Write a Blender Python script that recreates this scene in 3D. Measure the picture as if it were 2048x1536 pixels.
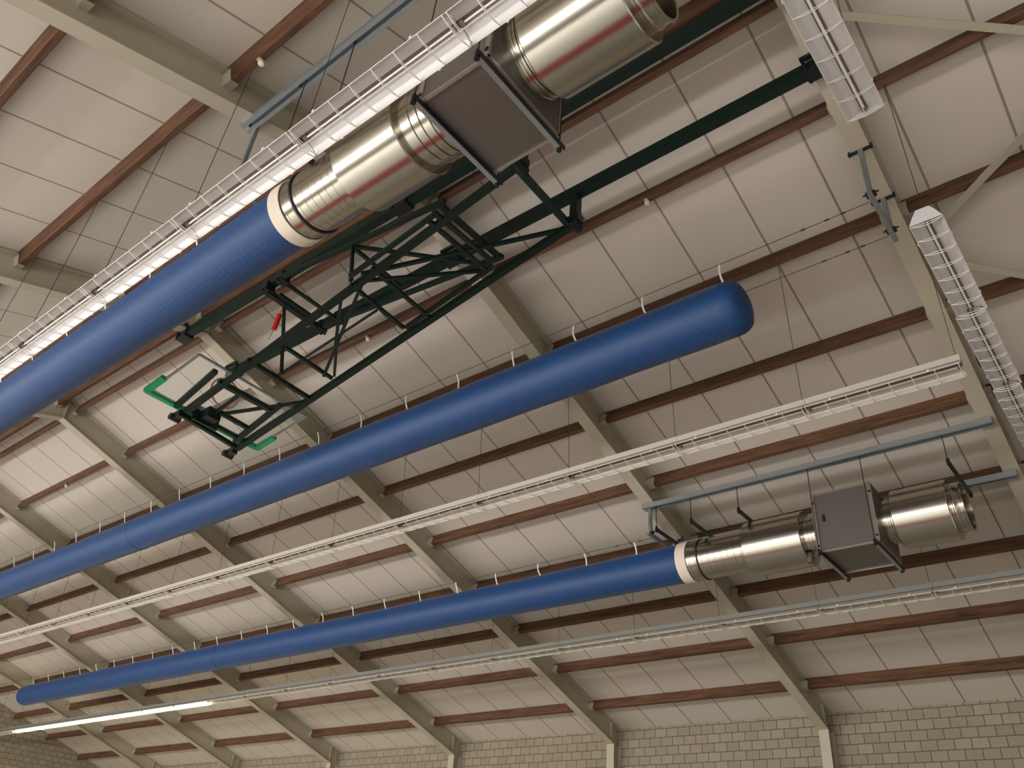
import bpy, math, random
from mathutils import Vector, Matrix
random.seed(7)
SC = bpy.context.scene
COL = SC.collection
for o in list(bpy.data.objects): bpy.data.objects.remove(o, do_unlink=True)

# ------------------------------------------------------------------ camera, world, light, exposure
CAM_POS = (-6.0471, 4.7698, 2.1976)
F_PX = 1627.2
cam_data = bpy.data.cameras.new('camera'); cam = bpy.data.objects.new('camera', cam_data); COL.objects.link(cam)
cam_data.sensor_width = 36.0; cam_data.lens = 36.0 * F_PX / 2048.0; cam_data.clip_start = 0.05; cam_data.clip_end = 200
ROT = [[-0.77819, -0.623318, 0.076779], [0.301197, -0.477691, -0.825283], [0.55109, -0.619101, 0.559476]]
R = Matrix(ROT)                       # rows: image right, image down, view direction
M4 = Matrix.Identity(4)
for i in range(3):
    M4[i][0] = R[0][i]; M4[i][1] = -R[1][i]; M4[i][2] = -R[2][i]; M4[i][3] = CAM_POS[i]
cam.matrix_world = M4
SC.camera = cam
SC.view_settings.view_transform = 'Standard'; SC.view_settings.look = 'None'
SC.view_settings.gamma = 1.0; SC.view_settings.use_curve_mapping = False
SC.view_settings.exposure = -0.05
w = bpy.data.worlds.new('world'); SC.world = w; w.use_nodes = True
w.node_tree.nodes['Background'].inputs[0].default_value = (0.75, 0.82, 0.95, 1)
w.node_tree.nodes['Background'].inputs[1].default_value = 0.5

WIN_STRENGTH = 2.6        # daylight through the frosted window band of the left wall
FILL_NEAR = 0.25            # glow of the fill panes added on the wall behind the camera
TUBE_LIT = 700.0           # the lit row of tubes by the far wall

FLOOR_LIGHT_POWER = 740.0         # added area lamps inside the left windows, standing in for skylight on the floor
for _i in range(8):
    _l = bpy.data.lights.new('window_daylight', 'AREA'); _l.shape = 'RECTANGLE'; _l.size = 4.5; _l.size_y = 2.4
    _l.energy = FLOOR_LIGHT_POWER * (0.35, 0.75, 1.0, 1.1, 1.15, 1.15, 1.1, 1.1)[_i]; _l.color = (1.0, 0.98, 0.97)
    _o = bpy.data.objects.new('window_daylight', _l); COL.objects.link(_o)
    _o.location = (-7.6 + 5*_i, 11.4, 4.3)
    _o.rotation_euler = (math.radians(-38), 0, 0)       # tilted: down and into the hall

S = 0.3214                # roof slope
RIDGE = 10.0              # underside of the rafters at the ridge
EAVE_Y = 12.33
BAY = 5.0
X_END = 29.3
X_START = -10.4
WALL_Y = 12.62
PANEL = 0.47              # panels above rafter underside
ANG = math.atan(S)

# ------------------------------------------------------------------ materials
def new_mat(name):
    m = bpy.data.materials.new(name); m.use_nodes = True
    return m, m.node_tree, m.node_tree.nodes['Principled BSDF']
def srgb(r, g, b):
    f = lambda c: (c/255/12.92) if c/255 <= 0.04045 else ((c/255+0.055)/1.055)**2.4
    return (f(r), f(g), f(b), 1)
def mottle(nt, bsdf, col, amt=0.12, scale=3.0, detail=4, vec='Object'):
    N = nt.nodes; L = nt.links
    tc = N.new('ShaderNodeTexCoord'); nz = N.new('ShaderNodeTexNoise'); nz.inputs['Scale'].default_value = scale; nz.inputs['Detail'].default_value = detail
    L.new(tc.outputs[vec], nz.inputs['Vector'])
    mx = N.new('ShaderNodeMix'); mx.data_type = 'RGBA'
    mx.inputs[6].default_value = tuple(c*(1-amt) for c in col[:3]) + (1,)
    mx.inputs[7].default_value = tuple(min(1, c*(1+amt)) for c in col[:3]) + (1,)
    L.new(nz.outputs['Fac'], mx.inputs[0]); L.new(mx.outputs[2], bsdf.inputs['Base Color'])
    return tc, nz, mx
def plain(name, col, rough=0.6, metal=0.0, amt=0.1, scale=4.0, spec=0.5):
    m, nt, b = new_mat(name)
    b.inputs['Roughness'].default_value = rough; b.inputs['Metallic'].default_value = metal
    b.inputs['Specular IOR Level'].default_value = spec
    mottle(nt, b, col, amt, scale)
    return m
def emit(name, col, strength):
    m, nt, b = new_mat(name)
    b.inputs['Base Color'].default_value = col
    b.inputs['Emission Color'].default_value = col; b.inputs['Emission Strength'].default_value = strength
    return m

MAT = {}
MAT['cream'] = plain('cream_paint', srgb(180, 171, 150), 0.5, amt=0.05, scale=2)
MAT['green'] = plain('dark_green_paint', srgb(9, 30, 23), 0.45, amt=0.2, scale=6, spec=0.4)
MAT['black'] = plain('black_fitting', srgb(18, 22, 26), 0.4, amt=0.2)
MAT['dark_metal'] = plain('dark_steel', srgb(62, 68, 66), 0.35, 0.7, 0.15, 8)
MAT['galv'] = plain('zinc_channel', srgb(150, 156, 158), 0.45, 0.6, 0.12, 9)
MAT['white'] = plain('white_enamel', srgb(206, 202, 200), 0.35, amt=0.03)
MAT['wire'] = plain('white_wire', srgb(225, 221, 212), 0.4, amt=0.02)
MAT['trough'] = plain('lamp_trough', srgb(120, 108, 98), 0.5, amt=0.05)
MAT['tube'] = plain('unlit_tube_glass', srgb(238, 236, 228), 0.15, amt=0.02)
MAT['strap'] = plain('white_strap', srgb(225, 222, 212), 0.6, amt=0.04)
MAT['band'] = plain('ivory_collar', srgb(222, 208, 190), 0.6, amt=0.04)
MAT['cable'] = plain('thin_steel_cable', srgb(70, 62, 54), 0.5, 0.4, 0.1)
MAT['rubber'] = plain('black_rubber', srgb(20, 20, 22), 0.6, amt=0.1)
MAT['pad'] = plain('green_padding', srgb(30, 158, 104), 0.55, amt=0.1)
MAT['red'] = plain('red_plastic', srgb(196, 40, 14), 0.5, amt=0.15)
MAT['orange'] = plain('orange_hoop_paint', srgb(190, 66, 26), 0.45, amt=0.15)
MAT['floor_red'] = plain('red_floor', srgb(150, 40, 48), 0.5, amt=0.1)
MAT['wall_plain'] = plain('left_wall_paint', srgb(188, 176, 160), 0.8, amt=0.05)
MAT['lit'] = emit('lit_tube', (1.0, 0.87, 0.52, 1), TUBE_LIT)
MAT['window'] = emit('frosted_window_daylight', (0.93, 0.95, 1.0, 1), WIN_STRENGTH)
MAT['window_near'] = emit('frosted_window_daylight_near', (0.95, 0.95, 1.0, 1), FILL_NEAR)

def galv_duct():
    m, nt, b = new_mat('spiral_galvanised_sheet')
    b.inputs['Metallic'].default_value = 1.0; b.inputs['Roughness'].default_value = 0.27
    N = nt.nodes; L = nt.links
    tc, nz, mx = mottle(nt, b, srgb(186, 180, 166), 0.04, 3)
    nz2 = N.new('ShaderNodeTexNoise'); nz2.inputs['Scale'].default_value = 5.0; nz2.inputs['Detail'].default_value = 3
    L.new(tc.outputs['Object'], nz2.inputs['Vector'])
    mr = N.new('ShaderNodeMapRange'); mr.inputs['To Min'].default_value = 0.215; mr.inputs['To Max'].default_value = 0.225
    L.new(nz2.outputs['Fac'], mr.inputs['Value']); L.new(mr.outputs['Result'], b.inputs['Roughness'])
    return m
MAT['duct_metal'] = galv_duct()
MAT['box_metal'] = plain('brushed_box_sheet', srgb(108, 102, 95), 0.42, 0.5, 0.08, 5)
MAT['box_trim'] = plain('box_edge_trim', srgb(170, 160, 146), 0.35, 0.7, 0.06, 5)

def fabric():
    m, nt, b = new_mat('blue_fabric_duct')
    N = nt.nodes; L = nt.links
    b.inputs['Roughness'].default_value = 0.55
    b.inputs['Sheen Weight'].default_value = 0.1; b.inputs['Sheen Roughness'].default_value = 0.4
    tc, nz, mx = mottle(nt, b, srgb(13, 60, 110), 0.10, 14, 6)
    uv = N.new('ShaderNodeUVMap'); sep = N.new('ShaderNodeSeparateXYZ'); L.new(uv.outputs['UV'], sep.inputs[0])
    def math_(op, a, bb=None, c=None):
        n = N.new('ShaderNodeMath'); n.operation = op
        for i, v in enumerate((a, bb, c)):
            if v is None: continue
            if hasattr(v, 'links') or hasattr(v, 'is_linked'): L.new(v, n.inputs[i])
            else: n.inputs[i].default_value = v
        return n.outputs[0]
    u, v = sep.outputs[0], sep.outputs[1]
    PU, PV = 0.08, 0.056
    fu = math_('SUBTRACT', math_('FRACT', math_('DIVIDE', u, PU)), 0.5)
    fv = math_('SUBTRACT', math_('FRACT', math_('DIVIDE', v, PV)), 0.5)
    fu = math_('MULTIPLY', fu, PU); fv = math_('MULTIPLY', fv, PV)
    d2 = math_('ADD', math_('MULTIPLY', fu, fu), math_('MULTIPLY', fv, fv))
    dot = math_('LESS_THAN', d2, 0.009**2)
    # six rows of holes along the underside (v = metres around the girth, 0 at the very bottom)
    av = math_('ABSOLUTE', v)
    inb = math_('LESS_THAN', av, 0.165)
    mask = math_('MULTIPLY', dot, inb)
    mx2 = N.new('ShaderNodeMix'); mx2.data_type = 'RGBA'
    L.new(mask, mx2.inputs[0]); L.new(mx.outputs[2], mx2.inputs[6]); mx2.inputs[7].default_value = (0.002, 0.006, 0.02, 1)
    L.new(mx2.outputs[2], b.inputs['Base Color'])
    bp = N.new('ShaderNodeBump'); bp.inputs['Strength'].default_value = 0.15; bp.inputs['Distance'].default_value = 0.02
    nz3 = N.new('ShaderNodeTexNoise'); nz3.inputs['Scale'].default_value = 2.2; nz3.inputs['Detail'].default_value = 2
    L.new(tc.outputs['Object'], nz3.inputs['Vector']); L.new(nz3.outputs['Fac'], bp.inputs['Height']); L.new(bp.outputs['Normal'], b.inputs['Normal'])
    return m
MAT['fabric'] = fabric()

def wood():
    m, nt, b = new_mat('stained_timber')
    N = nt.nodes; L = nt.links
    b.inputs['Roughness'].default_value = 0.6; b.inputs['Specular IOR Level'].default_value = 0.3
    tc = N.new('ShaderNodeTexCoord'); mp = N.new('ShaderNodeMapping'); mp.inputs['Scale'].default_value = (1.2, 26, 14)
    nz = N.new('ShaderNodeTexNoise'); nz.inputs['Scale'].default_value = 1.5; nz.inputs['Detail'].default_value = 6; nz.inputs['Distortion'].default_value = 0.6
    oi = N.new('ShaderNodeObjectInfo'); ad = N.new('ShaderNodeVectorMath'); ad.operation = 'ADD'
    cm = N.new('ShaderNodeCombineXYZ'); ml = N.new('ShaderNodeMath'); ml.operation = 'MULTIPLY'; ml.inputs[1].default_value = 37
    L.new(oi.outputs['Random'], ml.inputs[0]); L.new(ml.outputs[0], cm.inputs[0])
    L.new(tc.outputs['Object'], ad.inputs[0]); L.new(cm.outputs[0], ad.inputs[1])
    L.new(ad.outputs[0], mp.inputs['Vector']); L.new(mp.outputs['Vector'], nz.inputs['Vector'])
    cr = N.new('ShaderNodeValToRGB')
    cr.color_ramp.elements[0].position = 0.25; cr.color_ramp.elements[0].color = srgb(60, 40, 29)
    cr.color_ramp.elements[1].position = 0.75; cr.color_ramp.elements[1].color = srgb(118, 82, 58)
    L.new(nz.outputs['Fac'], cr.inputs[0]); L.new(cr.outputs[0], b.inputs['Base Color'])
    return m
MAT['wood'] = wood()

def panels():
    m, nt, b = new_mat('roof_panel_board')
    N = nt.nodes; L = nt.links
    b.inputs['Roughness'].default_value = 0.85; b.inputs['Specular IOR Level'].default_value = 0.2
    tc, nz, mx = mottle(nt, b, srgb(201, 191, 178), 0.05, 0.8, 6)
    nzf = N.new('ShaderNodeTexNoise'); nzf.inputs['Scale'].default_value = 60; nzf.inputs['Detail'].default_value = 2
    L.new(tc.outputs['Object'], nzf.inputs['Vector'])
    sep = N.new('ShaderNodeSeparateXYZ'); L.new(tc.outputs['Object'], sep.inputs[0])
    a = N.new('ShaderNodeMath'); a.operation = 'SUBTRACT'; L.new(sep.outputs[0], a.inputs[0]); a.inputs[1].default_value = 0.3 - 0.9375*20
    d = N.new('ShaderNodeMath'); d.operation = 'DIVIDE'; L.new(a.outputs[0], d.inputs[0]); d.inputs[1].default_value = 0.9375
    f = N.new('ShaderNodeMath'); f.operation = 'FRACT'; L.new(d.outputs[0], f.inputs[0])
    g = N.new('ShaderNodeMath'); g.operation = 'LESS_THAN'; L.new(f.outputs[0], g.inputs[0]); g.inputs[1].default_value = 0.030
    mx2 = N.new('ShaderNodeMix'); mx2.data_type = 'RGBA'; L.new(g.outputs[0], mx2.inputs[0])
    L.new(mx.outputs[2], mx2.inputs[6]); mx2.inputs[7].default_value = srgb(146, 132, 118)
    L.new(mx2.outputs[2], b.inputs['Base Color'])
    return m
MAT['panel'] = panels()

def brick():
    m, nt, b = new_mat('grey_block_wall')
    N = nt.nodes; L = nt.links
    b.inputs['Roughness'].default_value = 0.9; b.inputs['Specular IOR Level'].default_value = 0.15
    uv = N.new('ShaderNodeUVMap')
    br = N.new('ShaderNodeTexBrick'); L.new(uv.outputs['UV'], br.inputs['Vector'])
    br.inputs['Color1'].default_value = srgb(158, 148, 128); br.inputs['Color2'].default_value = srgb(146, 136, 116)
    br.inputs['Mortar'].default_value = srgb(100, 92, 74)
    br.inputs['Scale'].default_value = 1.0; br.inputs['Brick Width'].default_value = 0.29; br.inputs['Row Height'].default_value = 0.187
    br.inputs['Mortar Size'].default_value = 0.009; br.inputs['Mortar Smooth'].default_value = 0.2
    nz = N.new('ShaderNodeTexNoise'); nz.inputs['Scale'].default_value = 14; nz.inputs['Detail'].default_value = 5; L.new(uv.outputs['UV'], nz.inputs['Vector'])
    mx = N.new('ShaderNodeMix'); mx.data_type = 'RGBA'; mx.blend_type = 'MULTIPLY'; mx.inputs[0].default_value = 0.35
    L.new(br.outputs['Color'], mx.inputs[6]); L.new(nz.outputs['Color'], mx.inputs[7]); 
    bw = N.new('ShaderNodeRGBToBW'); L.new(nz.outputs['Color'], bw.inputs[0])
    mr = N.new('ShaderNodeMapRange'); mr.inputs['To Min'].default_value = 0.6; mr.inputs['To Max'].default_value = 1.2; L.new(bw.outputs[0], mr.inputs['Value'])
    L.new(mr.outputs['Result'], mx.inputs[7])
    L.new(mx.outputs[2], b.inputs['Base Color'])
    bp = N.new('ShaderNodeBump'); bp.inputs['Strength'].default_value = 0.4; bp.inputs['Distance'].default_value = 0.01
    iv = N.new('ShaderNodeMath'); iv.operation = 'SUBTRACT'; iv.inputs[0].default_value = 1; L.new(br.outputs['Fac'], iv.inputs[1])
    L.new(iv.outputs[0], bp.inputs['Height']); L.new(bp.outputs['Normal'], b.inputs['Normal'])
    return m
MAT['brick'] = brick()
MAT['floor'] = plain('sports_floor', srgb(188, 189, 184), 0.6, amt=0.06, scale=1.0)

def glass():
    m, nt, b = new_mat('clear_board_glass')
    b.inputs['Base Color'].default_value = (0.72, 0.86, 0.78, 1); b.inputs['Roughness'].default_value = 0.05
    b.inputs['Alpha'].default_value = 0.14
    return m
MAT['glass'] = glass()

# ------------------------------------------------------------------ mesh helpers
class MB:
    def __init__(s): s.v = []; s.f = []; s.uv = {}
    def add(s, verts, faces, uvs=None):
        n = len(s.v); s.v += [tuple(v) for v in verts]
        for i, f in enumerate(faces):
            if uvs: s.uv[len(s.f)] = uvs[i]
            s.f.append([k+n for k in f])
        return s
    def box(s, c, d, rot=None):
        """box centred at c with full sizes d; rot = 3x3 Matrix"""
        c = Vector(c); vs = []
        for x in (-1, 1):
            for y in (-1, 1):
                for z in (-1, 1):
                    p = Vector((x*d[0]/2, y*d[1]/2, z*d[2]/2))
                    vs.append(c + (rot @ p if rot else p))
        return s.add(vs, [(0,1,3,2),(4,6,7,5),(0,4,5,1),(2,3,7,6),(0,2,6,4),(1,5,7,3)])
    def bar(s, p, q, w, h=None, up=(0,0,1)):
        """rectangular bar from p to q"""
        p = Vector(p); q = Vector(q); h = h or w
        d = (q-p); L = d.length; d.normalize(); u = Vector(up)
        if abs(d.dot(u)) > 0.98: u = Vector((1,0,0))
        a = d.cross(u).normalized(); b = a.cross(d).normalized()
        rot = Matrix((d, a, b)).transposed()
        return s.box((p+q)/2, (L, w, h), rot)
    def tube(s, pts, r, n=8, caps=True):
        pts = [Vector(p) for p in pts]; rings = []
        for i, p in enumerate(pts):
            if i == 0: d = pts[1]-pts[0]
            elif i == len(pts)-1: d = pts[-1]-pts[-2]
            else: d = (pts[i+1]-pts[i]).normalized() + (pts[i]-pts[i-1]).normalized()
            d.normalize(); u = Vector((0,0,1)) if abs(d.z) < 0.9 else Vector((1,0,0))
            a = d.cross(u).normalized(); b = a.cross(d).normalized()
            rings.append([p + (a*math.cos(t)+b*math.sin(t))*r for t in [2*math.pi*k/n for k in range(n)]])
        vs = [v for r_ in rings for v in r_]; fs = []
        for i in range(len(rings)-1):
            for k in range(n):
                fs.append((i*n+k, i*n+(k+1)%n, (i+1)*n+(k+1)%n, (i+1)*n+k))
        if caps: fs += [tuple(range(n-1,-1,-1)), tuple((len(rings)-1)*n+k for k in range(n))]
        return s.add(vs, fs)
    def lathe(s, prof, yc=0, zc=0, n=64):
        """profile [(x, r)] turned round an axis parallel to X; UV = (x, metres round the girth from the bottom)"""
        vs = []; fs = []; uvs = []
        for x, r in prof:
            for k in range(n):
                t = 2*math.pi*k/n      # t = 0 at the bottom
                vs.append((x, yc + math.sin(t)*r, zc - math.cos(t)*r))
        rr = max(r for _, r in prof)
        for i in range(len(prof)-1):
            for k in range(n):
                fs.append((i*n+k, (i+1)*n+k, (i+1)*n+(k+1)%n, i*n+(k+1)%n))
                def g(k): 
                    t = 2*math.pi*k/n
                    return rr*t
                a, b = g(k), g(k+1)
                if k >= n//2: a -= 2*math.pi*rr; b -= 2*math.pi*rr
                x0, x1 = prof[i][0], prof[i+1][0]
                uvs.append([(x0+50, a), (x1+50, a), (x1+50, b), (x0+50, b)])
        return s.add(vs, fs, uvs)
    def build(s, name, mat, parent=None, smooth=False):
        me = bpy.data.meshes.new(name); me.from_pydata(s.v, [], s.f); me.update()
        if s.uv:
            ul = me.uv_layers.new(name='UVMap')
            for pi, uvl in s.uv.items():
                for li, uv in zip(me.polygons[pi].loop_indices, uvl): ul.data[li].uv = uv
        if smooth:
            me.polygons.foreach_set('use_smooth', [True]*len(me.polygons))
            try: me.set_sharp_from_angle(angle=math.radians(40))
            except Exception: pass
        me.materials.append(MAT[mat])
        o = bpy.data.objects.new(name, me); COL.objects.link(o)
        if parent: o.parent = parent
        return o
def tag(o, label, cat, group=None):
    o['label'] = label; o['category'] = cat
    if group: o['group'] = group
    return o
def thing(name, label, cat, loc=(0,0,0), group=None, rz=0):
    o = bpy.data.objects.new(name, None); COL.objects.link(o); o.location = loc; o.rotation_euler = (0,0,rz); o.empty_display_size = 0.1
    return tag(o, label, cat, group)
def copy_tree(o, parent=None):
    c = o.copy(); COL.objects.link(c); c.parent = parent
    for ch in list(o.children): copy_tree(ch, c)
    return c
def zb(y): return RIDGE - S*abs(y)
ORD = ['first', 'second', 'third', 'fourth', 'fifth', 'sixth', 'seventh', 'eighth', 'ninth', 'tenth', 'eleventh', 'twelfth', 'thirteenth', 'fourteenth', 'fifteenth', 'sixteenth', 'seventeenth', 'eighteenth', 'nineteenth', 'twentieth', 'twenty-first', 'twenty-second', 'twenty-third', 'twenty-fourth', 'twenty-fifth']
MAT['grey_trunk'] = plain('grey_lamp_trunk', srgb(120, 120, 112), 0.5, amt=0.05)
MAT['aged_enamel'] = plain('aged_white_enamel', srgb(186, 178, 164), 0.45, amt=0.04)  # one even beige tone, darker than the white enamel
MAT['dull_enamel'] = plain('dull_enamel', srgb(164, 156, 140), 0.5, amt=0.05)

# ------------------------------------------------------------------ setting: floor, walls, windows, roof boards
def struct(name, mb, mat, parent=None):
    o = mb.build(name, mat, parent)
    if parent is None: o['kind'] = 'structure'
    return o
struct('floor', MB().box(((X_START+X_END)/2, 0, -0.1), (X_END-X_START+0.4, 2*WALL_Y+0.4, 0.2)), 'floor')
struct('floor', MB().box(((X_START+X_END)/2, 0.7, 0.002), (X_END-X_START-3, 2.6, 0.004)), 'floor_red')

def roof_slab(sgn):
    mb = MB(); y1 = WALL_Y + 0.15
    vs = []
    for x in (X_START-0.15, X_END+0.15):
        for (y, o) in ((0, PANEL), (y1, PANEL), (y1, PANEL+0.12), (0, PANEL+0.12)):
            vs.append((x, sgn*y, zb(y)+o))
    mb.add(vs, [(0,1,2,3), (7,6,5,4), (0,4,5,1), (1,5,6,2), (2,6,7,3), (3,7,4,0)])
    return mb
struct('ceiling', roof_slab(-1), 'panel'); struct('ceiling', roof_slab(1), 'panel')

def wall_mesh(pts, uvs, thick):
    """pts: polygon; thick: outward vector"""
    mb = MB(); n = len(pts); t = Vector(thick)
    back = [tuple(Vector(p)+t) for p in pts]
    mb.add(list(pts)+back, [tuple(range(n)), tuple(range(2*n-1, n-1, -1))] + [(i, n+i, n+(i+1)%n, (i+1)%n) for i in range(n)],
           [list(uvs), list(reversed(uvs))] + [[uvs[i], uvs[i], uvs[(i+1)%n], uvs[(i+1)%n]] for i in range(n)])
    return mb
ztop = zb(WALL_Y) + PANEL
a, b = X_START, X_END
struct('wall_right', wall_mesh([(a,-WALL_Y,0),(b,-WALL_Y,0),(b,-WALL_Y,ztop),(a,-WALL_Y,ztop)], [(a+20,0),(b+20,0),(b+20,ztop),(a+20,ztop)], (0,-0.14,0)), 'brick')
zr = RIDGE + PANEL
gab = lambda x: [(x,-WALL_Y,0),(x,WALL_Y,0),(x,WALL_Y,ztop),(x,0,zr),(x,-WALL_Y,ztop)]
guv = [(0,0),(2*WALL_Y,0),(2*WALL_Y,ztop),(WALL_Y,zr),(0,ztop)]
struct('wall_far', wall_mesh(gab(X_END), guv, (0.14,0,0)), 'brick')
# wall behind the camera, with unseen glowing panes added as fill light
struct('wall_near', wall_mesh(gab(X_START), guv, (-0.14,0,0)), 'brick')
nw = 0
for y0, y1 in ((-9.5,-5.2),(-4.4,-0.4),(0.4,4.4),(5.2,9.5)):
    nw += 1
    o = struct('window_%d' % nw, MB().box((X_START+0.02, (y0+y1)/2, 4.6), (0.02, y1-y0, 2.6)), 'window_near')
    fr = MB()
    for y in (y0, y1): fr.box((X_START+0.03, y, 4.6), (0.05, 0.07, 2.7))
    for z in (3.3, 5.9): fr.box((X_START+0.03, (y0+y1)/2, z), (0.05, y1-y0, 0.07))
    fr.build('window_frame', 'white', o)
# left wall: plain below, window band above
WZ0, WZ1 = 3.0, 5.7
struct('wall_left', MB().box(((a+b)/2, WALL_Y+0.07, WZ0/2), (b-a, 0.14, WZ0)), 'wall_plain')
struct('wall_left', MB().box(((a+b)/2, WALL_Y+0.07, (WZ1+ztop)/2), (b-a, 0.14, ztop-WZ1)), 'wall_plain')
x = X_START
for i in range(8):
    x0 = max(X_START, -10+5*i) if i else X_START; x1 = min(X_END, -5+5*i)
    nw += 1
    o = struct('window_%d' % nw, MB().box(((x0+x1)/2, WALL_Y+0.03, (WZ0+WZ1)/2), (x1-x0, 0.02, WZ1-WZ0)), 'window')
    fr = MB()
    for k in range(5): fr.box((x0+(x1-x0)*k/4, WALL_Y, (WZ0+WZ1)/2), (0.06, 0.05, WZ1-WZ0))
    for z in (WZ0+0.03, WZ1-0.03): fr.box(((x0+x1)/2, WALL_Y, z), (x1-x0, 0.05, 0.06))
    fr.build('window_frame', 'white', o)

# ------------------------------------------------------------------ steel portal frames
def slope_prism(mb, x0, x1, o0, o1, y0, y1, sgn):
    vs = []
    for x in (x0, x1):
        for y, o in ((y0,o0),(y1,o0),(y1,o1),(y0,o1)): vs.append((x, sgn*y, zb(y)-RIDGE+o))
    mb.add(vs, [(0,1,2,3),(7,6,5,4),(0,4,5,1),(1,5,6,2),(2,6,7,3),(3,7,4,0)])
def rafter(sgn, parent):
    mb = MB(); D = PANEL - 0.004
    slope_prism(mb, 0, 0.2, 0, 0.018, 0, EAVE_Y, sgn)
    slope_prism(mb, 0.093, 0.107, 0.018, D-0.018, 0, EAVE_Y+0.28, sgn)
    slope_prism(mb, 0, 0.2, D-0.018, D, 0, EAVE_Y+0.28, sgn)
    o = mb.build('rafter', 'cream', parent)
    pl = MB()                                   # splice plates and bolts by the eaves
    slope_prism(pl, 0.02, 0.18, 0.018, D-0.02, EAVE_Y-0.05, EAVE_Y-0.03, sgn)
    for k in range(4):
        for xx in (0.05, 0.15):
            pl.box((xx, sgn*(EAVE_Y-0.07), zb(EAVE_Y)-RIDGE+0.08+0.09*k), (0.03, 0.04, 0.03))
    pl.build('end_plate', 'cream', o)
    return o
def column(sgn, parent):
    mb = MB(); h = zb(EAVE_Y)-RIDGE; zf = -RIDGE
    mb.box((0.1, sgn*(EAVE_Y+0.008), (h+zf)/2), (0.2, 0.016, h-zf))
    mb.box((0.1, sgn*(EAVE_Y+0.145), (h+zf)/2), (0.012, 0.258, h-zf))
    mb.box((0.1, sgn*(EAVE_Y+0.282), (h+zf)/2), (0.2, 0.016, h-zf))
    return mb.build('column', 'cream', parent)
fr0 = thing('portal_frame', 'x', 'steel frame', (0, 0, RIDGE), 'cream steel portal frames carrying the roof')
rafter(-1, fr0); rafter(1, fr0); column(-1, fr0); column(1, fr0)
pl = MB().box((0.1, 0, 0.23), (0.17, 0.03, 0.42))
for k in range(3):
    for xx in (0.045, 0.155): pl.box((xx, 0, 0.06+0.13*k), (0.03, 0.08, 0.03))
pl.build('ridge_plate', 'cream', fr0)
FL = {-2: 'cream steel roof frame behind the camera, ending overhead in the nearest bay',
      -1: 'cream steel roof frame beside the two crosswise wire-guarded lamps on the right',
      0: 'cream steel roof frame where fan units meet the blue ducts, tallest column lower right',
      1: 'cream steel roof frame crossing behind the folded truss, second wall column from right',
      2: 'cream steel roof frame just beyond the glass backboard, third wall column from right',
      3: 'cream steel roof frame, next beyond the one just past the glass backboard',
      4: 'cream steel roof frame crossing behind the near end of the lit lamp row',
      5: 'cream steel roof frame, farthest of all, at the middle of the lit lamp row'}
for k in range(-2, 6):
    f = fr0 if k == -2 else copy_tree(fr0)
    f.location = (BAY*k, 0, RIDGE); f['label'] = FL[k]

# ------------------------------------------------------------------ timber purlins
PW, PD = 0.08, 0.205
def purlin_mesh(L):
    mb = MB()
    c = 0.004
    sec = [(-PW/2, 0), (PW/2, 0), (PW/2, -PD+c), (PW/2-c, -PD), (-PW/2+c, -PD), (-PW/2, -PD+c)]
    vs = [(x, y, z) for x in (0, L) for y, z in sec]; n = len(sec)
    mb.add(vs, [tuple(range(n))[::-1], tuple(range(n, 2*n))] + [(i, (i+1)%n, n+(i+1)%n, n+i) for i in range(n)])
    return mb
def shoe_mesh(x0, x1):
    mb = MB()
    xc = (x0+x1)/2; w = abs(x1-x0)
    mb.box((xc, 0, -PD-0.004), (w, PW+0.02, 0.006))
    for s in (-1, 1): mb.box((xc, s*(PW/2+0.006), -PD/2-0.03), (w, 0.006, PD-0.06))
    return mb
def make_purlin(L, full):
    p = purlin_mesh(L).build('timber_purlin', 'wood')
    shoe_mesh(-0.092, 0.05).build('steel_shoe', 'cream', p)
    if full: shoe_mesh(L-0.05, L+0.092).build('steel_shoe', 'cream', p)
    return p
proto_full = make_purlin(4.8, True); proto_last = make_purlin(X_END-25.2-0.01, False)
used = set()
BN = ['first', 'second', 'third', 'fourth', 'fifth', 'sixth', 'seventh', 'eighth']
for k in range(-2, 6):
    for sgn in (-1, 1):
        rows = range(0, 9) if sgn < 0 else (range(0, 6) if k < 4 else range(0, 2))
        for r in rows:
            pr = proto_last if k == 5 else proto_full
            if pr.name in used: p = copy_tree(pr)
            else: p = pr; used.add(pr.name)
            yb = 0.17 if r == 0 else 1.39 + 1.43*(r-1)
            yt = yb + 0.306*PD
            p.location = (BAY*k+0.2, sgn*yt, zb(yt)+PANEL-0.001)
            p.rotation_euler = (-sgn*ANG, 0, 0)
            side = 'block wall' if sgn < 0 else 'top left'
            if r == 0: lab = 'brown timber purlin at the very ridge, %s side, %s roof bay from the camera' % (side, BN[k+2])
            else: lab = 'brown timber purlin, %s row below the ridge on %s side, %s bay from camera' % (ORD[r-1], side, BN[k+2])
            tag(p, lab, 'roof beam', 'brown timber purlins under the roof boards')

# diagonal wind braces in the bay over the camera
def brace(x0, y0, x1, y1, lab, o=0.2):
    mb = MB(); p = Vector((x0, y0, zb(y0)+o)); q = Vector((x1, y1, zb(y1)+o))
    mb.bar(p, q, 0.09, 0.012); mb.bar(p+Vector((0,0,0.03)), q+Vector((0,0,0.03)), 0.012, 0.06)
    tag(mb.build('wind_brace', 'cream'), lab, 'brace', 'cream diagonal wind braces at upper right')
brace(-5.0, -0.38, -9.8, -3.72, 'cream flat diagonal brace at top right, above the first brown purlin')
brace(-5.0, -3.25, -9.8, -0.5, 'cream flat diagonal brace crossing the purlin just above the second crosswise lamp', 0.225)
brace(-5.0, -3.4, -9.8, -7.2, 'cream flat diagonal brace at right edge beside the second crosswise lamp')

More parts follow.
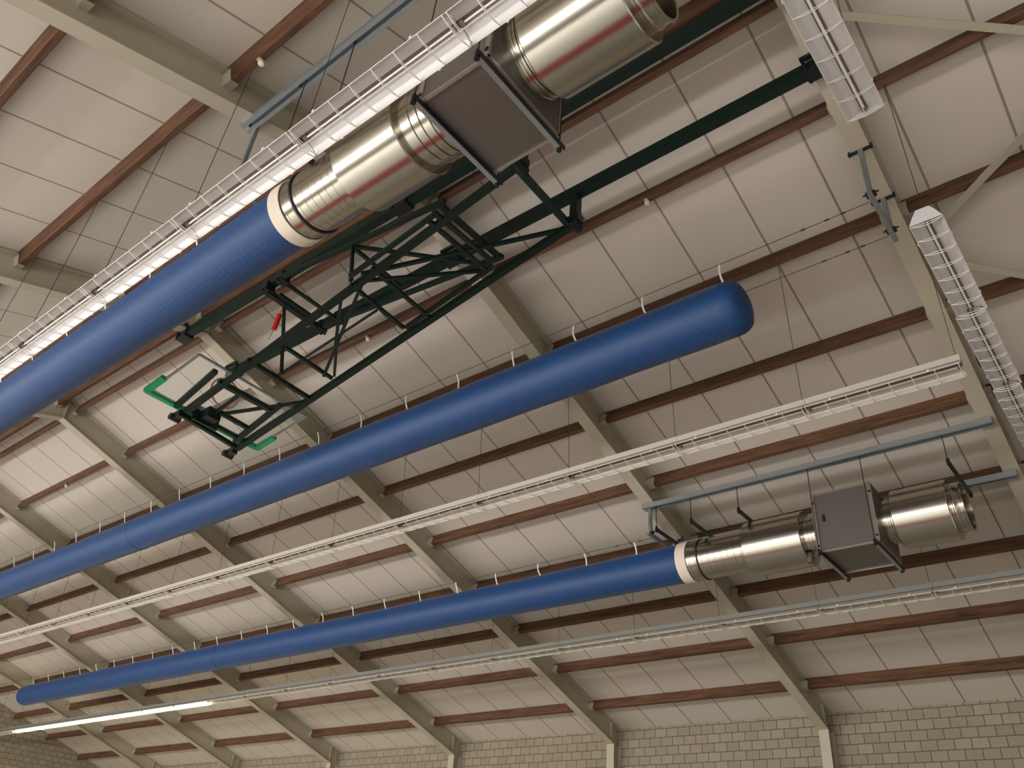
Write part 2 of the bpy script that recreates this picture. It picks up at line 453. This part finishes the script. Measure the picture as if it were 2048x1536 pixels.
# ------------------------------------------------------------------ fabric ducts
def strap_mesh(p, q, wid=0.022, bend=0.03):
    mb = MB(); p = Vector(p); q = Vector(q); n = 5; up = Vector((1,0,0))
    pts = [p.lerp(q, i/n) + Vector((bend*math.sin(math.pi*i/n), 0, 0)) for i in range(n+1)]
    side = (q-p).cross(up).normalized()
    vs = []
    for pt in pts:
        for sx in (-1, 1):
            for st in (-1, 1): vs.append(pt + up*(sx*wid/2) + side*(st*0.003))
    fs = []
    for i in range(n):
        A = i*4; B = A+4
        fs += [(A, A+2, B+2, B), (A+1, B+1, B+3, A+3), (A, B, B+1, A+1), (A+2, A+3, B+3, B+2)]
    fs += [(0,1,3,2), (n*4, n*4+2, n*4+3, n*4+1)]
    mb.add(vs, fs); return mb
def fabric_duct(lab, y, z, r, x0, x1, capn, capf, straps, seams, cable_dz, x_cab0, x_cab1, cablabs, rz=0.0):
    t = thing('fabric_air_duct', lab, 'air duct', (x0, y, z), 'blue fabric air ducts')
    L = x1-x0
    # gentle unevenness so that it reads as cloth
    prof = []; nseg = int(L/0.25)
    rnd = random.Random(int(abs(y)*100))
    for i in range(nseg+1):
        prof.append((L*i/nseg, r*(1+0.006*math.sin(i*0.9)+rnd.uniform(-0.003, 0.003))))
    MB().lathe(prof).build('fabric_sleeve', 'fabric', t, True)
    for f, xx, d in ((capn, 0, -1), (capf, L, 1)):
        if f:
            cp = [(xx, r*1.004), (xx+d*0.06, r*0.985), (xx+d*0.12, r*0.93), (xx+d*0.17, r*0.82), (xx+d*0.2, r*0.6), (xx+d*0.215, r*0.3), (xx+d*0.22, 0.001)]
            MB().lathe(cp, n=48).build('end_cap', 'fabric_dark', t, True)
    for sx in seams:
        MB().lathe([(sx-x0-0.02, r*1.0), (sx-x0-0.015, r*1.02), (sx-x0+0.015, r*1.02), (sx-x0+0.02, r*1.0)]).build('zip_seam', 'fabric_dark', t, True)
    first = None
    for k, sx in enumerate(straps):
        for s in (-1, 1):
            p = Vector((sx-x0, s*0.295, cable_dz)); q = Vector((sx-x0+0.01, s*0.66*r, 0.74*r))
            sm = strap_mesh(p, q, bend=rnd.uniform(-0.03, 0.03))
            sm.build('hanging_strap', 'strap', t)
    for s, cl in ((1, cablabs[0]), (-1, cablabs[1])):
        c = MB().tube([(x_cab0, y+s*0.295, z+cable_dz), (x_cab1, y+s*0.295, z+cable_dz)], 0.004, 6)
        for xx in (x_cab0+0.25, x_cab0+0.42, x_cab0+0.68): c.tube([(xx, y+s*0.295, z+cable_dz), (xx+0.05, y+s*0.295, z+cable_dz)], 0.011, 6)
        tag(c.build('duct_cable', 'cable'), cl, 'cable', 'thin cables carrying the blue ducts')
    return t
MAT['fabric_dark'] = plain('blue_fabric_seam', srgb(14, 62, 112), 0.6, amt=0.1, scale=12)
D1 = (1.95, 7.84, 0.30); D2 = (-2.12, 8.28, 0.325); D3 = (-6.2, 7.24, 0.298)
fabric_duct('large blue perforated fabric air duct nearest the camera, running off at left', D1[0], D1[1], D1[2], -0.5, 22.8, False, True,
            [0.0+0.98*i for i in range(1, 23)], [9.5], 0.43, 0.1, 24.8,
            ('thin cable above nearest blue duct, on its window side', 'thin cable above nearest blue duct, on its truss side'))
fabric_duct('long blue fabric air duct in the middle with a closed rounded near end', D2[0], D2[1], D2[2], -3.12, 28.2, True, True,
            [-3.17+1.016*i for i in range(0, 30)], [9.6, 20.0], 0.44, -4.86, 29.2,
            ('thin cable over the middle blue duct, on the folded truss side', 'thin cable over the middle blue duct, on the block wall side'))
fabric_duct('slim looking blue fabric air duct farthest across the hall, joined to lower right fan unit', D3[0], D3[1], D3[2], -0.25, 22.75, False, True,
            [0.49+0.98*i for i in range(0, 23)], [12.2], 0.40, 0.1, 24.8,
            ('thin cable above the farthest blue duct, on its near side', 'thin cable above the farthest blue duct, on block wall side'))

# ------------------------------------------------------------------ fan units (galvanised)
def fan_unit(lab, y, z, X, bars, rs, rb, chz, rods_y):
    """X: dict of world x stations, x decreasing away from the sleeve"""
    t = thing('duct_fan_unit', lab, 'ventilation unit', (X['band'], y, z), 'galvanised fan units feeding the blue ducts')
    x = {k: v-X['band'] for k, v in X.items()}
    MB().lathe([(0.0, rs*1.015), (0.0, rs*1.035), (x['rib'], rs*1.035), (x['rib'], rs*1.0)]).build('end_collar', 'band', t, True)
    # ribbed pipe
    prof = [(x['rib']+0.02, rs*0.98)]; n = 9; L = x['big']-x['rib']
    for i in range(n):
        xx = x['rib']+L*(i+0.5)/n
        prof += [(xx+0.006, rs*0.985), (xx+0.003, rs*0.975), (xx-0.003, rs*0.975), (xx-0.006, rs*0.985)]
    prof.append((x['big']-0.02, rs*0.985))
    MB().lathe(prof).build('ribbed_pipe', 'duct_metal', t, True)
    cx = x['rib']+L*0.2
    MB().lathe([(cx+0.012, rs*0.99), (cx+0.010, rs*1.03), (cx-0.010, rs*1.03), (cx-0.012, rs*0.99)]).build('black_clamp', 'rubber', t, True)
    # silencer
    def drum(xa, xb, name):
        pr = [(xa, rs*0.9), (xa, rb-0.01), (xa-0.01, rb), (xb+0.01, rb), (xb, rb-0.01), (xb, rs*0.9)]
        return MB().lathe(pr).build(name, 'duct_metal', t, True)
    drum(x['big'], x['bigend'], 'silencer')
    # collar between silencer and box
    def collar(xa, xb):
        rc = rs*(1.10 if y > 0 else 0.97)
        pr = [(xa, rc*0.97)]
        for f in (0.3, 0.5, 0.7):
            xx = xa+(xb-xa)*f
            pr += [(xx+0.014, rc*0.97), (xx+0.007, rc*1.0), (xx-0.007, rc*1.0), (xx-0.014, rc*0.97)]
        pr.append((xb, rc*0.97))
        MB().lathe(pr).build('collar', 'duct_metal', t, True)
    collar(x['bigend'], x['box']); collar(x['boxend'], x['big2'])
    hb = 0.425
    xc, w = (x['box']+x['boxend'])/2, abs(x['box']-x['boxend'])
    bx = MB().box((xc, 0, 0), (w, 2*hb, 2*hb)).build('fan_box', 'box_metal', t)
    tr = MB()
    for xx in (x['box']-0.02, x['boxend']+0.02):
        for s in (-1, 1):
            tr.box((xx, s*hb, 0), (0.05, 0.02, 2*hb+0.02)); tr.box((xx, 0, s*hb), (0.05, 2*hb+0.02, 0.02))
    for s1 in (-1, 1):
        for s2 in (-1, 1): tr.box((xc, s1*hb, s2*hb), (w, 0.025, 0.025))
    tr.build('edge_trim', 'box_trim', bx)
    bl = MB()
    for xx in (x['box']-0.02, x['boxend']+0.02):
        for s1 in (-1, 1):
            for zz in (-0.34, 0.3): bl.box((xx, s1*(hb+0.012), zz), (0.03, 0.02, 0.03))
    bl.build('corner_bolts', 'black', bx)
    MB().box((x['box']-0.14, hb+0.008, 0.05), (0.03, 0.02, 0.1)).build('latch', 'black', bx)
    drum(x['big2'], x['end'], 'silencer')
    rim = MB().lathe([(x['end']+0.01, rs*1.0), (x['end']-0.03, rs*1.0), (x['end']-0.04, rs*1.03), (x['end']-0.055, rs*1.03), (x['end']-0.065, rs*1.0), (x['end']-0.13, rs*0.985), (x['end']-0.14, rs*1.03), (x['end']-0.16, rs*1.02), (x['end']-0.155, rs*0.95), (x['end']-0.06, rs*0.93), (x['end']+0.2, rs*0.93), (x['end']+0.4, rs*0.5), (x['end']+0.4, 0.001)])
    rim.build('inlet_rim', 'duct_metal', t, True)
    hub = MB().lathe([(x['end']+0.1, 0.001), (x['end']+0.1, 0.09), (x['end']+0.36, 0.09)], n=24)
    for k in range(6):
        a_ = k*math.pi/3
        hub.bar((x['end']+0.15, 0.08*math.cos(a_), 0.08*math.sin(a_)), (x['end']+0.2, rs*0.9*math.cos(a_), rs*0.9*math.sin(a_)), 0.1, 0.006, (1,0,0))
    hub.build('fan_blades', 'dark_metal', t)
    if y < 0: MB().tube([(x['bigend']-0.02, 0.12, -rb-0.02), (x['bigend']-0.02, 0.12, -rb+0.12)], 0.05, 16).build('cable_box', 'box_metal', t)
    # bars that carry the unit
    def bar_set(xx, zz, under, ylo, yhi, rod=True):
        c = MB().box((xx, (ylo+yhi)/2, zz), (0.045, yhi-ylo, 0.04)).build('support_bar', 'dark_metal' if not under else 'galv', t)
        if under:
            d = MB().box((xx-0.028, (ylo+yhi)/2, zz-0.002), (0.01, yhi-ylo+0.05, 0.045))
            d.build('bar_edge', 'black', c)
        nb = MB()
        for yy in (ylo+0.01, yhi-0.01):
            nb.tube([(xx, yy, zz-0.045), (xx, yy, zz+0.045)], 0.022, 10)
        nb.build('rod_nuts', 'black', c)
        if rod:
            for yy in (ylo+0.01, yhi-0.01):
                zt = chz(y+yy)-z
                MB().tube([(xx, yy, zz), (xx, yy, zt)], 0.006, 6).build('threaded_rod', 'dark_metal', c)
    yl, yh = rods_y
    for xx in (x['box']-0.03, x['boxend']+0.05): bar_set(xx, -hb-0.03, True, yl, yh)
    for xx in bars: bar_set(xx-X['band'], rb+0.03, False, yl, yh)
    return t
chz = lambda y: zb(y)-0.03
fan_unit('big galvanised fan unit at top centre, square box slung on two bars between bright drums', D1[0], D1[1],
         dict(band=-0.5, rib=-0.66, big=-1.48, bigend=-2.24, box=-2.68, boxend=-3.4, big2=-3.56, end=-4.38), [-0.82, -1.56], 0.31, 0.39, chz, (-0.52, 0.5))
fan_unit('smaller looking galvanised fan unit at lower right, grey square box between two shiny drums', D3[0], D3[1],
         dict(band=-0.25, rib=-0.42, big=-1.38, bigend=-2.26, box=-2.5, boxend=-3.32, big2=-3.5, end=-4.2), [-0.05, -0.66, -1.44, -4.34], 0.31, 0.40, chz, (-0.58, 0.5))

# zinc channels bolted under the rafters, from which the fan units hang
def channel(y, z, x0, x1, lab):
    c = MB(); L = x1-x0
    t = thing('zinc_channel', lab, 'channel', (x0, y, z), 'zinc channels carrying the fan units')
    c.box((L/2, 0, 0.026), (L, 0.12, 0.006))
    for s in (-1, 1): c.box((L/2, s*0.059, -0.012), (L, 0.005, 0.075)); c.box((L/2, s*0.038, -0.049), (L, 0.038, 0.004))
    c.build('channel_rail', 'galv', t)
    n = MB()
    for xx in (0.08, L-0.08, L*0.28, L*0.36, L*0.66, L*0.82): n.tube([(xx, 0, -0.03), (xx, 0, 0.0)], 0.016, 8)
    n.build('nut', 'dark_metal', t)
channel(2.44, zb(2.44)-0.03, -4.95, 0.2, 'grey zinc channel at top left, above the nearest wire-guarded lamp row')
channel(1.43, zb(1.43)-0.03, -4.95, 0.2, 'grey zinc channel hidden mostly above the big fan unit')
channel(-5.75, zb(5.75)-0.03, -4.95, 0.2, 'grey zinc channel at right, above the smaller fan unit')
channel(-6.72, zb(6.72)-0.03, -4.95, 0.2, 'grey zinc channel at right edge, behind the drum of the smaller fan unit')

# galvanised hangers that tension the duct cables
def hanger(x, ys, zc, y0, y1, lab):
    t = thing('cable_hanger', lab, 'hanger', (x, sum(ys)/2, zc), 'galvanised hangers tensioning the duct cables')
    ym = sum(ys)/2
    ch = MB().box((0, (y0+y1)/2-ym, 0.0), (0.05, y1-y0, 0.045)).build('cross_channel', 'galv', t)
    for y in ys:
        zt = zb(y)-zc
        h = MB().box((0, y-ym, zt/2+0.02), (0.05, 0.04, zt-0.04)).build('drop_rod', 'galv', t)
        cl = MB()
        cl.bar((-0.13, y-ym, zt-0.01), (0.13, y-ym, zt-0.01), 0.035, 0.02)
        for s in (-1, 1): cl.tube([(s*0.115, y-ym, zt-0.04), (s*0.115, y-ym, zt+0.035)], 0.012, 8)
        cl.build('flange_clamp', 'dark_metal', h)
        bk = MB().box((0, y-ym, 0.03), (0.1, 0.07, 0.03)); bk.tube([(-0.08, y-ym, 0.045), (0.08, y-ym, 0.045)], 0.01, 8)
        bk.build('corner_bracket', 'dark_metal', h)
hanger(-4.9, (-1.76, -2.38), D2[1]+0.44, -1.68, -2.52, 'galvanised two rod hanger at right, holding the cables of the middle duct')
hanger(0.1, (D1[0]+0.42, D1[0]-0.42), D1[1]+0.43, D1[0]-0.5, D1[0]+0.5, 'galvanised hanger at top left end of the zinc channel, cables of the nearest duct')
hanger(0.1, (D3[0]+0.42, D3[0]-0.42), D3[1]+0.40, D3[0]-0.5, D3[0]+0.5, 'galvanised hanger at the white collar of the farthest duct')

# ------------------------------------------------------------------ wire-guarded lamps
FL_L = 1.6
def make_lamp(wires, lit=False, half=0.14, endplates=False, wire_top=2.2, wires_dy=0.0, hmat='white', rmat='white', wire_dx=None):
    """local X = length, hangs from z = 0 downwards"""
    t = bpy.data.objects.new('guarded_lamp', None); COL.objects.link(t); t.empty_display_size = 0.1
    L = FL_L; h = half
    MB().box((L/2, 0, 0.018), (L-0.01, 0.06, 0.016)).build('spine', 'trough', t)
    MB().box((L/2, 0, 0.062), (L-0.004, 0.11, 0.07)).build('ballast_housing', hmat, t)
    for s in (-1, 1):
        w = MB(); q = h/0.14
        pts = [(0.026*q, 0.002), (0.098*q, -0.022), (h-0.003, -0.062), (h, -0.062), (h, -0.056), (0.10*q, -0.015), (0.026*q, 0.010)]
        vs = [(xx, s*y, z) for xx in (0.004, L-0.004) for y, z in pts]; n = len(pts)
        w.add(vs, [tuple(range(n))[::-1], tuple(range(n, 2*n))] + [(i, (i+1)%n, n+(i+1)%n, n+i) for i in range(n)])
        w.build('reflector', rmat, t)
    tb = MB().tube([(0.05, 0, -0.02), (L-0.05, 0, -0.02)], 0.009, 12)
    to = tb.build('lamp_tube', 'lit' if lit else 'tube', t, True)
    for xx in (0.035, L-0.035): MB().box((xx, 0, -0.012), (0.03, 0.04, 0.05)).build('lamp_holder', 'trough', t)
    g = MB(); r = 0.0036
    nh = 8
    for i in range(nh):
        xx = 0.02 + (L-0.04)*i/(nh-1)
        g.tube([(xx, -h, -0.063), (xx, -h*0.5, -0.090), (xx, 0, -0.099), (xx, h*0.5, -0.090), (xx, h, -0.063)], r, 6)
        g.tube([(xx+0.004, -h, -0.063), (xx+0.004, 0, -0.066), (xx+0.004, h, -0.063)], r*0.8, 6)
    for s in (-1, 1):
        for xx in (0.3, L-0.3): g.box((xx, s*(h+0.004), -0.055), (0.02, 0.01, 0.024))
    for yy, zz in ((-h, -0.063), (h, -0.063), (0, -0.099)): g.tube([(0.01, yy, zz), (L-0.01, yy, zz)], r*0.8, 6)
    g.build('wire_guard', 'wire', t)
    if endplates:
        for xx in ((0.0, L) if endplates == 2 else ((0.0,) if endplates == 1 else (L,))):
            e = MB(); pts = [(-h, -0.066), (h, -0.066), (0.1, 0.03), (0.058, 0.099), (-0.058, 0.099), (-0.1, 0.03)]
            vs = [(xx+d, y, z) for d in (-0.003, 0.003) for y, z in pts]; n = 6
            e.add(vs, [tuple(range(n))[::-1], tuple(range(n, 2*n))] + [(i, (i+1)%n, n+(i+1)%n, n+i) for i in range(n)])
            e.build('end_plate', 'white', t)
    if wires:
        for iw, xx in enumerate(wires):
            MB().tube([(xx, 0, 0.09), (xx + (wire_dx[iw] if wire_dx else 0), wires_dy, wire_top)], 0.0035, 6).build('suspension_wire', 'cable', t)
    return t
def lamp_row(x0, n, y0, y1, z, base, grp, wire_top, wires_dy, lit_from=None, half=0.14, hmat='white', rmat='white'):
    rz = math.atan2(y1-y0, n*FL_L)
    pr = make_lamp((0.04,), False, half, wire_top=wire_top, wires_dy=wires_dy, hmat=hmat, rmat=rmat)
    pl = make_lamp((0.04,), True, half, wire_top=wire_top, wires_dy=wires_dy, hmat=hmat, rmat=rmat) if lit_from is not None else None
    u1 = u2 = False
    for i in range(n):
        lit = lit_from is not None and lit_from[0] <= i < lit_from[1]
        if lit:
            o = copy_tree(pl) if u2 else pl; u2 = True
        else:
            o = copy_tree(pr) if u1 else pr; u1 = True
        o.location = (x0+FL_L*i*math.cos(rz), y0+FL_L*i*math.sin(rz), z); o.rotation_euler = (0, 0, rz)
        tag(o, base(i, lit), 'lamp', grp)
lamp_row(-5.15, 9, 2.81, 2.81, 7.10, lambda i, l: 'unlit white wire-guarded lamp, %s from the near end of the row beside nearest duct' % ORD[i], 'guarded lamps in the nearest row', 2.24, -0.02, half=0.14)
lamp_row(-5.12, 21, -3.06, -2.75, 7.31, lambda i, l: 'unlit white guarded lamp, %s from the right in the row through the middle' % ORD[i], 'guarded lamps in the middle row', 2.0, 0.15, hmat='aged_enamel', rmat='aged_enamel')
lamp_row(-5.12, 21, -7.25, -7.25, 6.60, lambda i, l: ('lit' if l else 'unlit') + ' guarded lamp, %s from the right in the lowest row near block wall' % ORD[i], 'guarded lamps in the row by the block wall', 1.36, 0.1, lit_from=(12, 19), hmat='grey_trunk', rmat='dull_enamel')
# crosswise lamps under the near frame
def cross_lamp(x, y_start, z, lab, ep):
    ws = (0.04, 1.54) if lab.endswith('downward') else (0.04,)
    rows = [0.17, -0.17] + [s*(1.39+1.43*i) for i in range(6) for s in (-1, 1)]
    near = [min(rows, key=lambda r: abs(r-(y_start-w_))) for w_ in ws]
    o = make_lamp(ws, False, 0.145, ep, wire_top=zb(near[0])+0.26-z, wires_dy=0, wire_dx=[-(n_-(y_start-w_)) for n_, w_ in zip(near, ws)])
    o.location = (x, y_start, z); o.rotation_euler = (0, 0, -math.pi/2)
    tag(o, lab, 'lamp', 'guarded lamps hung crosswise at right')
cross_lamp(-5.30, 1.5, 8.02, 'unlit white guarded lamp hung crosswise at top right corner, open end downward', 2)
cross_lamp(-5.33, -1.56, 8.02, 'unlit white guarded lamp hung crosswise at right, bright end plate at its upper end', 1)
cross_lamp(-5.31, -3.17, 8.02, 'unlit white guarded lamp hung crosswise, next below the one with bright end plate', False)
cross_lamp(-5.29, -4.78, 8.02, 'unlit white guarded lamp hung crosswise, lowest at the right edge', 3)
tag(MB().box((-5.17, -4.2, 8.0+0.05), (0.06, 0.16, 0.10)).build('junction_box', 'black'), 'black junction box between near roof frame and second crosswise lamp', 'box')

# ------------------------------------------------------------------ folded basketball backstop
def rail(y, zc, lab):
    t = thing('mounting_rail', lab, 'rail', (-4.97, y, zc), 'dark green rails under the ridge')
    MB().box((5.11, 0, 0), (10.22, 0.115, 0.14)).build('rail_beam', 'green', t)
    for x in (-4.9, 0.1, 5.1):
        c = MB(); xx = x+4.97; zt = zb(y)-zc
        c.box((xx, 0, -0.085), (0.26, 0.15, 0.03)); c.box((xx-0.13, 0, 0.0), (0.03, 0.16, 0.16)); c.box((xx+0.13, 0, 0.0), (0.03, 0.16, 0.16))
        for sx in (-1, 1):
            for sy in (-1, 1): c.tube([(xx+sx*0.12, sy*0.075, -0.1), (xx+sx*0.12, sy*0.075, zt+0.05)], 0.012, 8)
        c.box((xx, 0.1, zt+0.01), (0.3, 0.05, 0.04)); c.box((xx, -0.1, zt+0.01), (0.3, 0.05, 0.04))
        c.build('rail_clamp', 'black', t)
rail(0.28, zb(0.28)-0.075, 'dark green steel rail under the ridge, passing behind the big fan unit')
rail(-0.72, zb(0.72)-0.075, 'dark green steel rail under the ridge, running from upper right lamp to the folded truss')
BB = [
    ('main_arm',(-1.90,0.36,9.15),(4.00,0.33,7.97),0.040),
    ('main_arm',(-1.91,-0.70,9.15),(4.20,-0.69,7.93),0.040),
    ('cross_bar',(-1.89,0.39,9.15),(-1.86,-0.72,9.14),0.035),
    ('stay_arm',(-0.81,0.49,8.93),(0.54,0.50,8.66),0.025),
    ('stay_arm',(-0.82,-0.55,8.93),(0.66,-0.59,8.64),0.025),
    ('cross_bar',(-0.76,0.39,9.21),(-0.78,-0.71,9.21),0.030),
    ('cross_bar',(-0.71,0.50,8.91),(-0.72,-0.54,8.91),0.025),
    ('cross_bar',(-0.83,0.52,8.94),(-0.86,-0.49,8.94),0.025),
    ('stay_chord',(-0.86,0.41,9.20),(2.43,0.39,9.65),0.030),
    ('stay_chord',(-0.83,-0.69,9.20),(2.42,-0.73,9.65),0.030),
    ('diagonal_brace',(-1.79,-0.69,9.13),(0.42,0.43,8.69),0.022),
    ('diagonal_brace',(0.85,0.37,9.43),(-0.50,-0.71,9.25),0.022),
    ('diagonal_brace',(0.54,0.39,8.66),(-0.68,-0.53,8.91),0.020),
    ('diagonal_brace',(0.87,0.36,9.44),(0.90,-0.55,9.44),0.022),
    ('post',(0.85,0.37,9.43),(0.59,0.44,8.65),0.020),
    ('cross_bar',(0.26,0.41,8.72),(0.32,-0.65,8.71),0.022),
    ('cross_bar',(0.63,0.41,8.64),(0.68,-0.57,8.63),0.022),
    ('cross_bar',(2.42,0.34,9.62),(2.42,-0.72,9.62),0.022),
    ('cross_bar',(2.85,0.30,9.66),(2.85,-0.72,9.64),0.040),
    ('cross_bar',(2.70,0.18,9.62),(2.70,-0.40,9.62),0.025),
    ('brace_rod',(0.84,0.36,8.60),(1.54,-0.19,8.46),0.020),
    ('brace_rod',(0.52,0.32,8.67),(2.10,-0.49,8.35),0.020),
    ('brace_rod',(1.53,-0.20,8.46),(2.00,-0.59,8.37),0.018),
    ('cross_bar',(2.57,0.41,8.26),(2.59,-0.69,8.25),0.028),
    ('cross_bar',(2.03,0.23,8.36),(2.06,-0.60,8.36),0.022),
    ('post',(2.85,-0.03,9.60),(2.47,-0.07,8.28),0.018),
    ('cross_bar',(3.18,0.41,8.13),(3.16,-0.49,8.14),0.035),
    ('diagonal_brace',(2.69,-0.67,8.23),(3.86,0.04,8.00),0.020),
    ('diagonal_brace',(3.22,0.04,8.13),(3.86,0.04,8.00),0.020),
    ('cross_bar',(3.70,-0.01,8.03),(3.72,-0.52,8.03),0.028),
    ('board_beam',(2.96,-0.48,8.18),(4.09,-0.56,7.95),0.035),
    ('board_beam',(3.04,0.56,8.16),(4.01,0.49,7.97),0.035),
    ('cross_bar',(4.11,0.34,7.95),(4.20,-0.69,7.93),0.030),
    ('cross_bar',(3.97,0.36,7.98),(4.00,-0.62,7.97),0.022),
    ('thin_rod',(-1.86,-0.30,9.20),(-0.32,-0.62,9.60),0.020),
    ('thin_rod',(1.75,-0.87,9.62),(4.26,-1.12,9.62),0.015),
    ('hanger_post',(-1.92,-0.71,9.66),(-1.92,-0.71,9.15),0.050),
    ('hanger_post',(-1.92,0.30,9.78),(-1.92,0.33,9.15),0.050),
]
bs = thing('basketball_backstop', 'dark green folded basketball backstop truss with glass board hung under the ridge', 'basketball hoop', (0, -0.2, 9.6))
off = Vector((0, 0.2, -9.6))
arms = {}
for n, p, q, r in BB:
    mb = MB(); p = Vector(p)+off; q = Vector(q)+off
    mb.bar(p, q, 2*r, 2*r)
    o = mb.build(n, 'black' if n == 'thin_rod' else 'green', bs)
# feet of the long arms: pivots, end clamps
for x, y, z in ((-1.92, 0.33, 9.15), (-1.92, -0.71, 9.15)):
    m = MB(); m.tube([(x, y-0.09+0.2, z-9.6), (x, y+0.09+0.2, z-9.6)], 0.06, 16); m.box((x, y+0.2, z-9.6+0.06), (0.16, 0.12, 0.1))
    m.tube([(x, y-0.12+0.2, z-9.6), (x, y+0.12+0.2, z-9.6)], 0.025, 8)
    m.build('pivot', 'black', bs)
for x, y, z in ((2.43, 0.34, 9.66), (2.42, -0.72, 9.66), (2.85, 0.30, 9.70), (2.85, -0.72, 9.66)):
    m = MB(); m.box((x, y+0.2, z-9.6+0.02), (0.14, 0.15, 0.16)); m.tube([(x, y+0.3, z-9.6-0.05), (x, y+0.1, z-9.6-0.05)], 0.02, 8)
    m.build('rail_bracket', 'black', bs)
for x, y, z in ((4.08, 0.36, 7.93), (4.28, -0.69, 7.90)):
    m = MB(); m.box((x+0.05, y+0.2, z-9.6), (0.18, 0.09, 0.09)); m.tube([(x+0.14, y+0.12, z-9.62), (x+0.14, y+0.28, z-9.62)], 0.05, 12)
    m.build('arm_foot', 'black', bs)
m = MB().box((3.86, 0.24, 8.0-9.6), (0.22, 0.2, 0.16)); m.box((3.96, 0.24, 8.0-9.6), (0.05, 0.4, 0.24))
m.build('hoop_mount', 'green', bs)
# glass board, seen edge-on folded: near edge x = 2.95, padded lower edge x = 4.08
def on_board(u, v, dz=0.0):       # u along x 0..1, v along y 0..1
    x = 2.95 + (4.07-2.95)*u; return Vector((x, 0.885-1.80*v, 8.2-0.17*u+dz)) + off
ux = (on_board(1, 0)-on_board(0, 0)).normalized(); uy = Vector((0, -1, 0)); uz = ux.cross(uy).normalized()
rotb = Matrix((ux, uy, uz)).transposed(); LB = (on_board(1, 0)-on_board(0, 0)).length
board = MB().box(on_board(0.5, 0.5), (LB, 1.80, 0.012), rotb).build('glass_board', 'glass', bs)
f = MB()
for (a0, a1) in (((0,0),(0,1)), ((0,0),(1,0)), ((0,1),(1,1)), ((1,0),(1,1))): f.bar(on_board(*a0), on_board(*a1), 0.03, 0.025)
f.build('board_frame', 'galv', board)
f = MB()
for (a0, a1) in (((1.02,-0.02),(1.02,1.02)), ((1.04,-0.015),(0.66,-0.015)), ((1.04,1.015),(0.66,1.015))): f.bar(on_board(*a0), on_board(*a1), 0.085, 0.06)
f.build('board_padding', 'pad', board)
hp = []
for k in range(33):
    a_ = 2*math.pi*k/32; hp.append(Vector((3.72, 0.225*math.cos(a_), 8.36+0.225*math.sin(a_)))+off)
MB().tube(hp, 0.015, 8, False).build('hoop_ring', 'orange', bs, True)
# red pull handle on its cord
h = thing('pull_handle', 'red pull handle hanging on a thin cord under the folded truss', 'handle', (2.87, -0.02, 9.64))
MB().tube([(0, 0, 0), (0.02, 0, -0.18)], 0.004, 6).build('cord', 'cable', h)
MB().tube([(0.02, 0, -0.17), (0.025, 0, -0.2), (0.06, 0, -0.40), (0.065, 0, -0.43)], 0.036, 12).build('grip', 'red', h, True)
MB().tube([(0.065, 0, -0.43), (0.11, 0.01, -0.6)], 0.004, 6).build('cord', 'cable', h)

# small white sensors clipped to purlins
def sensor(x, yb, sgn, lab):
    t = thing('ceiling_sensor', lab, 'sensor', (x, sgn*yb, zb(yb)+0.24), 'small white sensors on the purlins')
    m = MB().lathe([(-0.035, 0.001), (-0.035, 0.04), (0.0, 0.055), (0.03, 0.05), (0.045, 0.02), (0.045, 0.001)], n=24)
    m2 = MB(); m2.add([(v[2]*0.65, v[1]*0.65, -v[0]*0.65-0.03) for v in m.v], m.f); m2.build('sensor_body', 'band', t, True)
    MB().box((0, 0.0, -0.005), (0.05, 0.1, 0.02)).build('clip', 'cream', t)
sensor(-2.5, 1.40, -1, 'small white sensor on the purlin right of the folded truss, above middle duct')
sensor(2.55, 1.40, -1, 'small white sensor on the purlin seen through the folded green truss')
sensor(-0.5, 2.80, 1, 'small white sensor on a brown purlin at top left, near the zinc channel')
sensor(12.5, 1.40, -1, 'small white sensor on a far purlin at left, above middle blue duct')
